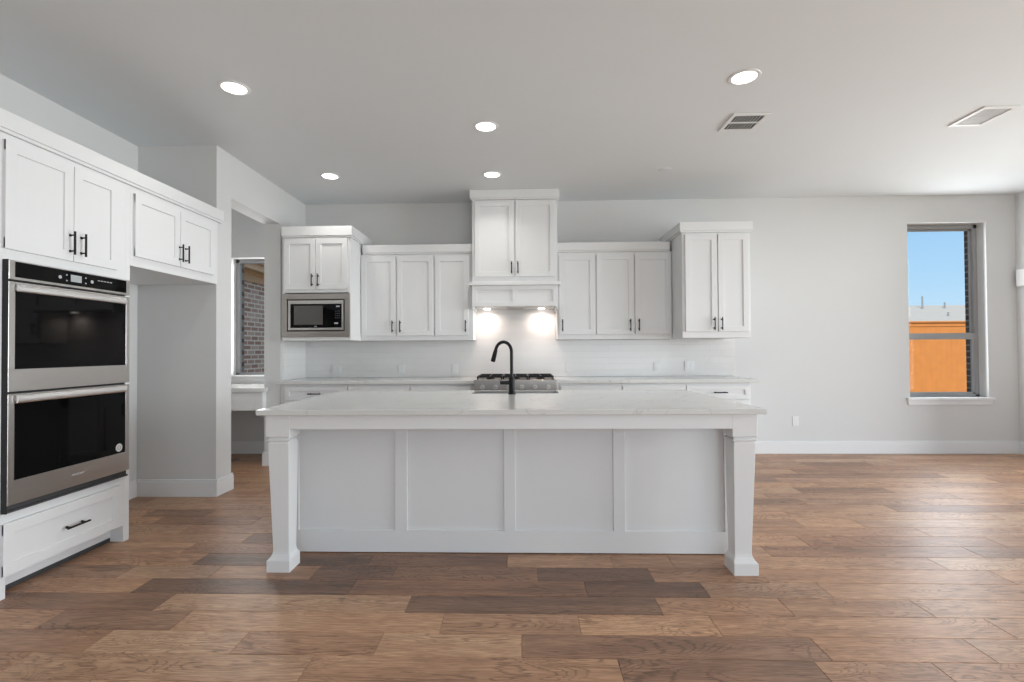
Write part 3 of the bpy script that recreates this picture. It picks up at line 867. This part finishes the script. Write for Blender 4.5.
# cooktop
ct = thing('gas_cooktop', 'stainless steel gas cooktop with black grates set into the worktop', 'cooktop', (-.068, 5.5, .77))
finish('body', boxes((RX0, RX1, 5.235, 5.885, .80, .932), (RX0 + .002, RX1 - .002, 5.885, 5.90, .80, .940), bev=.004), M_STEEL_DARKREFL, ct)
gw = (RX1 - RX0 - .05) / 3
for i in range(3):
    gx0 = RX0 + .025 + i * gw + .003; gx1 = gx0 + gw - .006
    bm = bmesh.new()
    for yy in (5.30, 5.575, 5.85):
        bx(bm, gx0, gx1, yy - .007, yy + .007, .952, .968, .002)
    for xx in (gx0 + .007, (gx0 + gx1) / 2, gx1 - .007):
        bx(bm, xx - .007, xx + .007, 5.293, 5.857, .952, .968, .002)
    for yy in (5.44, 5.71):
        bx(bm, gx0, gx1, yy - .005, yy + .005, .956, .972, .002)
    for xx in (gx0 + .008, gx1 - .008):
        for yy in (5.302, 5.848):
            bx(bm, xx - .007, xx + .007, yy - .007, yy + .007, .931, .953, .001)
    finish('grate', bm, M_BLACK, ct)
    for yy in (5.44, 5.71):
        bm = bmesh.new(); lathe(bm, [(0, .018), (.030, .018), (.034, .012), (.044, .010), (.050, 0), (.050, -.001)], ((gx0 + gx1) / 2, yy, .932), 20)
        finish('burner', bm, M_BLACK, ct, smooth=True)
for i in range(6):
    x = RX0 + .09 + i * (RX1 - RX0 - .18) / 5
    bm = bmesh.new(); cyl(bm, (x, 5.234, .855), (x, 5.222, .855), .026, seg=20); cyl(bm, (x, 5.222, .855), (x, 5.196, .855), .021, .019, seg=20)
    finish('knob', bm, M_STEEL, ct, smooth=True)

# ------------------------------------------------------------------ outlets
def outlet(x, z, y, label, group, wide=False):
    o = thing('electrical_outlet', label, 'outlet', (x, y, z), group)
    hw = .058 if wide else .036
    finish('cover_plate', boxes((x - hw, x + hw, y - .006, y, z - .057, z + .057), bev=.002), M_WHITEP, o)
    for dx in ((-.023, .023) if wide else (0,)):
        if wide:
            finish('rocker', boxes((x + dx - .016, x + dx + .016, y - .009, y - .006, z - .033, z + .033), bev=.001), M_TRIM, o)
        else:
            for dz in (-.02, .02):
                finish('socket', boxes((x - .016, x + .016, y - .008, y - .006, z + dz - .014, z + dz + .014), bev=.001), M_TRIM, o)
    return o
YS = YB - .0122
G = 'outlets and switches on the tile backsplash'
outlet(-2.255, 1.026, YS, 'wide white cover plate on the backsplash under the microwave', G, True)
outlet(-1.458, 1.026, YS, 'white outlet on the backsplash under the left three-door wall cabinet, nearer the microwave', G)
outlet(-.806, 1.026, YS, 'white outlet on the backsplash nearest the cooktop, toward the microwave', G)
outlet(.570, 1.030, YS, 'white outlet on the backsplash just right of the cooktop', G)
outlet(1.620, 1.040, YS, 'white outlet on the backsplash just before the deeper end cabinet', G)
outlet(2.004, 1.050, YS, 'wide white switch plate on the backsplash under the end cabinet', G, True)
outlet(3.250, .385, YB - .0005, 'single white outlet low on the bare wall right of the island', 'wall outlets')

# ------------------------------------------------------------------ island
isl = thing('kitchen_island', 'big white kitchen island with panelled front and two tapered corner legs', 'island', (-.075, 3.4, 0))
IX0, IX1, IY0, IY1, IZ = -1.452, 1.298, 3.065, 4.0, .889
SX0, SX1 = -.385, .282           # sink
finish('body', boxes((IX0 + .012, IX1 - .012, IY0 + .001, IY1 - .02, .09, .60), (IX0 + .012, IX1 - .012, IY0 + .001, IY1 - .09, 0, .09),
                     (IX0 + .012, SX0 - .03, IY0 + .001, IY1 - .02, .60, IZ), (SX1 + .03, IX1 - .012, IY0 + .001, IY1 - .02, .60, IZ),
                     (SX0 - .03, SX1 + .03, IY0 + .001, 3.60, .60, IZ)), M_CAB, isl)
# front: one frame with four recessed panels
st_c = [-1.4105 + .0, -.757, -.081, .594, 1.258]
bm = bmesh.new()
o1 = IY0
bx(bm, IX0 + .012, IX1 - .012, o1 - .010, o1, .004, IZ)
for a, b in ((IX0 + .012, -1.392), (-.790, -.712), (-.114, -.043), (.556, .629), (1.228, IX1 - .012)):
    bx(bm, a, b, o1 - .022, o1 - .008, .005, IZ - .001, .002)
bx(bm, IX0 + .012, IX1 - .012, o1 - .0222, o1 - .008, .004, .138, .002)
bx(bm, IX0 + .012, IX1 - .012, o1 - .0222, o1 - .008, .80, IZ, .002)
finish('front_panel', bm, M_CAB, isl)
for x in (IX0, IX1 - .012):
    bm = boxes((x, x + .012, IY0, IY1 - .02, .004, IZ), bev=.001)
    xo = x - .006 if x < 0 else x + .012
    for a, b in ((IY0, IY0 + .075), (IY1 - .095, IY1 - .02)):
        bx(bm, xo, xo + .006, a, b, .004, IZ, .001)
    bx(bm, xo, xo + .006, IY0, IY1 - .02, .004, .138, .001); bx(bm, xo, xo + .006, IY0, IY1 - .02, .80, IZ, .001)
    finish('end_panel', bm, M_CAB, isl)
# apron under the overhang
LY0, LW = 2.762, .136
finish('apron', boxes((IX0 + LW, IX1 - LW, LY0 + .0003, LY0 + .022, .808, IZ), (IX0 + .002, IX0 + .022, LY0 + LW, IY0, .808, IZ), (IX1 - .022, IX1 - .002, LY0 + LW, IY0, .808, IZ)), M_CAB, isl)
def island_leg(xo, sgn):
    """square tapered leg: block, two V grooves round a bead, tapered shaft, flared foot; xo = outer face"""
    prof = [(IZ, 0, .136), (.766, 0, .136), (.762, .002, .132), (.757, .012, .112), (.752, .012, .112), (.746, .001, .134), (.741, .001, .134), (.736, .012, .112), (.731, .012, .112), (.724, .006, .120),
            (.70, .008, .119), (.125, .030, .092), (.110, .0295, .093), (.095, .026, .098), (.080, .018, .113), (.066, .004, .131), (.062, .002, .133), (0, .002, .133)]
    bm = bmesh.new()
    rings = []
    for z, ins_, wd in prof:
        xa = xo + sgn * ins_; xb = xa + sgn * wd
        cy0 = LY0 + (LW - wd) / 2
        r = [(xa, cy0), (xb, cy0), (xb, cy0 + wd), (xa, cy0 + wd)]
        rings.append([bm.verts.new((x, y, z)) for x, y in r])
    for a, b in zip(rings, rings[1:]):
        for i in range(4):
            j = (i + 1) % 4
            bm.faces.new((a[i], a[j], b[j], b[i]))
    bm.faces.new(rings[0]); bm.faces.new(rings[-1][::-1])
    vert = [e_ for e_ in bm.edges if abs(e_.verts[0].co.z - e_.verts[1].co.z) > 1e-4]
    bmesh.ops.bevel(bm, geom=vert, offset=.0015, segments=1, affect='EDGES')
    return bm
finish('leg', island_leg(IX0, 1), M_CAB, isl)
finish('leg', island_leg(IX1, -1), M_CAB, isl)
# far side: doors and drawers facing the cooktop
FB = IY1 - .02
for a, b in ((IX0 + .03, -.93), (-.92, SX0 - .05), (SX1 + .05, .78), (.79, IX1 - .03)):
    dr = finish('drawer', shaker(a, b, .715, .865, FB, frame=.045, face='+y'), M_CAB, isl)
    pull(dr, '+y', (a + b) / 2, FB + .02, .79, .145, False)
    door(isl, '+y', a, b, .10, .705, FB, b - .04, .62)
for a, b, h in ((SX0 - .03, (SX0 + SX1) / 2 - .002, -.09), ((SX0 + SX1) / 2 + .002, SX1 + .03, -.015)):
    door(isl, '+y', a, b, .10, .590, FB, h, .50)

TZ = .920
slab('island_worktop', [(-1.492, 2.728), (1.332, 2.728), (1.332, 4.045), (SX1 + .002, 4.045), (SX1 + .002, 3.735), (SX0 - .002, 3.735), (SX0 - .002, 4.045), (-1.492, 4.045)],
     .890, TZ, 'wide white quartz worktop on the island, notched for the sink', 'worktop')

# stainless apron sink
sk = thing('apron_sink', 'stainless steel farmhouse sink set into the far edge of the island', 'sink', (-.05, 3.9, .64))
t_ = .006
bm = boxes((SX0, SX1, 3.738, 4.065, .640, .650), (SX0, SX1, 3.738, 3.738 + t_, .650, .912), (SX0, SX0 + t_, 3.738 + t_, 4.045, .650, .912), (SX1 - t_, SX1, 3.738 + t_, 4.045, .650, .912), bev=.0015)
finish('basin', bm, M_STEEL_DARKREFL, sk)
finish('apron_front', boxes((SX0 - .0, SX1, 4.045, 4.068, .650, .916), bev=.004), M_STEEL, sk)
bm = bmesh.new(); lathe(bm, [(0, .004), (.035, .004), (.045, .001), (.045, 0)], (-.05, 3.90, .650), 24)
finish('drain', bm, M_STEEL, sk, smooth=True)

# faucet
fa = thing('gooseneck_faucet', 'matte black gooseneck pull-down faucet standing on the island', 'faucet', (-.074, 3.685, TZ))
FXc, FYc = -.074, 3.685
bm = bmesh.new(); lathe(bm, [(0, 0), (.029, 0), (.029, .006), (.025, .010), (.0225, .014), (.0225, .120), (.019, .128), (0, .128)], (FXc, FYc, TZ), 28)
finish('base', bm, M_BLACK, fa, smooth=True)
R_ = .078
dx, dy = -.80, .60                         # the spout swings over the sink, toward the cooktop
pts = [(FXc, FYc, TZ + .12), (FXc, FYc, 1.10), (FXc, FYc, 1.19), (FXc, FYc, 1.232)]
for i in range(1, 15):
    t = PI * i / 14 * .93
    q = R_ * (1 - math.cos(t))
    pts.append((FXc + dx * q, FYc + dy * q, 1.232 + R_ * math.sin(t)))
bm = bmesh.new(); tube(bm, pts, .0125, 16)
finish('spout', bm, M_BLACK, fa, smooth=True)
p = Vector(pts[-1]); dv = (Vector(pts[-1]) - Vector(pts[-2])).normalized()
bm = bmesh.new(); tube(bm, [p - dv * .004, p + dv * .012, p + dv * .03, p + dv * .088, p + dv * .092], .016, 16, [.0135, .0155, .0165, .0178, .0165])
finish('spray_head', bm, M_BLACK, fa, smooth=True)
bm = bmesh.new()
cyl(bm, (FXc - .018, FYc, 1.006), (FXc - .088, FYc - .004, 1.006), .0155, .0145, seg=20)
finish('handle', bm, M_BLACK, fa, smooth=True)

# ------------------------------------------------------------------ ceiling fixtures
def downlight(x, y, label):
    o = thing('recessed_light', label, 'ceiling light', (x, y, ZC), 'round recessed ceiling lights')
    bm = bmesh.new(); lathe(bm, [(.079, -.006), (.084, -.007), (.100, -.004), (.102, -.0002), (.077, -.0002), (.077, -.004), (.079, -.006)], (x, y, ZC), 40)
    finish('trim_ring', bm, M_WHITEP, o, smooth=True)
    bm = bmesh.new(); lathe(bm, [(0, -.0045), (.05, -.0045), (.0765, -.004), (.0768, -.001), (0, -.001)], (x, y, ZC), 40)
    finish('lens', bm, M_LAMP, o, smooth=True)
    lamp('downlight', 'AREA', 3.2, (x, y, ZC - .016), (0, 0, 0), (1.0, .965, .92), shape='DISK', size=.15, spread=math.radians(125))
downlight(-1.948, 3.286, 'round lit ceiling light nearest the oven cabinets')
downlight(1.489, 3.290, 'round lit ceiling light next to the dark slotted vent')
downlight(-.275, 3.936, 'round lit ceiling light above the island sink, in front of the hood light')
downlight(-1.957, 4.993, 'round lit ceiling light in front of the microwave cabinet')
downlight(-.290, 5.026, 'round lit ceiling light directly in front of the hood cabinet crown')

def vent(x, y, sx_, sy_, label, dark, along):
    o = thing('ceiling_vent', label, 'vent', (x, y, ZC), 'square ceiling vents')
    hx, hy = sx_ / 2, sy_ / 2
    b = .030
    z0, z1 = ZC - .010, ZC - .0002
    finish('frame', boxes((x - hx, x + hx, y - hy, y - hy + b, z0, z1), (x - hx, x + hx, y + hy - b, y + hy, z0, z1),
                          (x - hx, x - hx + b, y - hy + b, y + hy - b, z0, z1), (x + hx - b, x + hx, y - hy + b, y + hy - b, z0, z1), bev=.002), M_WHITEP, o)
    finish('backing', boxes((x - hx + b, x + hx - b, y - hy + b, y + hy - b, ZC - .0025, ZC - .0002)), M_GAP if dark else mat('grille_back', (.20, .20, .20), .7), o)
    bm = bmesh.new()
    if dark:
        bx(bm, x - hx + b, x + hx - b, y - .008, y + .008, z0 + .001, ZC - .003)
        n = 9
        for i in range(n + 1):
            xx = x - hx + b + (2 * hx - 2 * b) * i / n
            bx(bm, xx - .0022, xx + .0022, y - hy + b, y + hy - b, z0 + .004, ZC - .003)
    else:
        n = 16
        for i in range(n + 1):
            yy = y - hy + b + (2 * hy - 2 * b) * i / n
            bx(bm, x - hx + b, x + hx - b, yy - .0025, yy + .0025, z0 + .004, ZC - .003)
    finish('louvers', bm, M_WHITEP, o)
vent(1.776, 3.945, .285, .30, 'square white ceiling vent with two rows of dark slots', True, 'x')
vent(3.602, 3.922, .26, .32, 'pale white ceiling vent near the right wall', False, 'y')
bm = bmesh.new(); lathe(bm, [(0, -.006), (.045, -.006), (.058, -.003), (.060, -.0002), (0, -.0002)], (1.451, 4.965, ZC), 32)
tag(finish('ceiling_cover_plate', bm, M_CEIL, smooth=True), 'small flat round cover plate on the ceiling above the right wall cabinets', 'cover plate')

# small white box on the right wall, by the corner
wb = thing('wall_box', 'small white box mounted high on the right wall by the corner', 'wall box', (XR - .03, 5.85, 1.95))
finish('housing', boxes((XR - .045, XR - .0005, 5.80, 5.925, 1.955, 2.150), bev=.004), M_WHITEP, wb)
finish('clip', boxes((XR - .030, XR - .0005, 5.79, 5.84, 1.925, 1.953), bev=.002), M_GAP, wb)

# ------------------------------------------------------------------ desk in the nook
dk = thing('nook_desk', 'white built-in desk with pale top below the nook window', 'desk', (-3.5, 5.6, .6))
DX = -2.80
finish('desk_top', boxes((XN + .001, DX + .03, 5.235, YO1 - .018, .812, .855), (XN + .001, XP - .182, YO1 - .018, YB - .001, .812, .855), bev=.003), M_QUARTZ, dk)
finish('apron', boxes((XN + .001, DX - .075, 5.262, 5.282, .610, .811), (DX - .075, DX, 5.256, YO1 - .001, .610, .811), (XN + .001, XP - .19, YO1, YO1 + .02, .610, .811), bev=.002), M_CAB, dk)
finish('wall_cleat', boxes((XN + .001, XP - .19, YB - .03, YB - .001, .70, .811), bev=.002), M_CAB, dk)

# ------------------------------------------------------------------ outside
o = struct('lawn', box(-60, 80, -60, 90, -.5, -.30), M_LAWN); o['kind'] = 'structure'
fe = thing('cedar_fence', 'orange cedar board fence with flat cap outside the right window', 'fence', (10, 14, -.3))
bm = bmesh.new()
x = 2.0
while x < 24:
    bx(bm, x, x + .138, 14.0, 14.018, -.28, 1.93, .002)
    x += .1395
finish('boards', bm, M_CEDAR, fe)
finish('rail', boxes((2, 24, 14.02, 14.06, 1.55, 1.64)), M_CEDAR, fe)
finish('rail', boxes((2, 24, 14.02, 14.06, .25, .34)), M_CEDAR, fe)
finish('trim_board', boxes((2, 24, 13.978, 13.999, 1.83, 1.935), bev=.002), M_CEDAR, fe)
finish('cap', boxes((2, 24, 13.93, 14.08, 1.936, 1.975), bev=.004), M_CEDAR, fe)
nh = thing('neighbour_house', 'grey shingled roof of a house rising behind the fence', 'house', (30, 36, -.3))
bm = bmesh.new()
q = [(12, 31), (50, 31), (50, 46), (12, 46)]
A = [bm.verts.new((x, y, 2.35)) for x, y in q]
Bv = [bm.verts.new((17, 36.0, 4.25)), bm.verts.new((45, 36.0, 4.25)), bm.verts.new((45, 41, 4.25)), bm.verts.new((17, 41, 4.25))]
for i in range(4):
    j = (i + 1) % 4
    bm.faces.new((A[i], A[j], Bv[j], Bv[i]))
bm.faces.new(A[::-1]); bm.faces.new(Bv)
finish('roof', bm, M_SHINGLE, nh)
finish('wall', boxes((12.5, 49.5, 31.5, 45.5, -.3, 2.36)), M_BRICKX, nh)
for x, y, z, h in ((28.0, 35.2, 3.92, .9), (29.6, 35.3, 3.85, .55), (28.4, 33.6, 3.25, .35)):
    bm = bmesh.new(); cyl(bm, (x, y, z), (x, y, z + h), .05, seg=10)
    if h > .9:
        cyl(bm, (x - .3, y, z + h * .8), (x + .3, y, z + h * .8), .02, seg=8); cyl(bm, (x - .2, y, z + h), (x + .2, y, z + h), .02, seg=8)
    finish('vent_pipe', bm, M_PIPE, nh)
# brick wing of the house seen through the nook window
bwg = thing('brick_house_wing', 'brick house wing with tan eave boards outside the nook window', 'house', (-5.3, 9, -.3))
finish('wall', boxes((-6.2, -4.32, 6.30, 13, -.3, 2.50)), M_BRICK, bwg)
finish('frieze_board', boxes((-4.32, -4.285, 6.30, 13, 2.36, 2.50), (-4.32, -4.25, 6.30, 13, 2.47, 2.52), bev=.003), M_FASCIA, bwg)
finish('soffit', boxes((-4.8, -4.10, 6.30, 13, 2.52, 2.535)), M_FASCIA, bwg)
finish('fascia', boxes((-4.10, -4.07, 6.30, 13, 2.50, 2.66), (-4.07, -4.02, 6.30, 13, 2.60, 2.68), bev=.003), M_FASCIA, bwg)
bm = bmesh.new()
A = [bm.verts.new(v) for v in ((-4.02, 6.3, 2.68), (-4.02, 13, 2.68), (-6.2, 13, 3.9), (-6.2, 6.3, 3.9), (-4.02, 6.3, 2.70), (-4.02, 13, 2.70), (-6.2, 13, 3.92), (-6.2, 6.3, 3.92))]
for f in ((0, 1, 2, 3), (4, 7, 6, 5), (0, 4, 5, 1), (1, 5, 6, 2), (2, 6, 7, 3), (3, 7, 4, 0)):
    bm.faces.new([A[i] for i in f])
finish('roof', bm, M_SHINGLE, bwg)
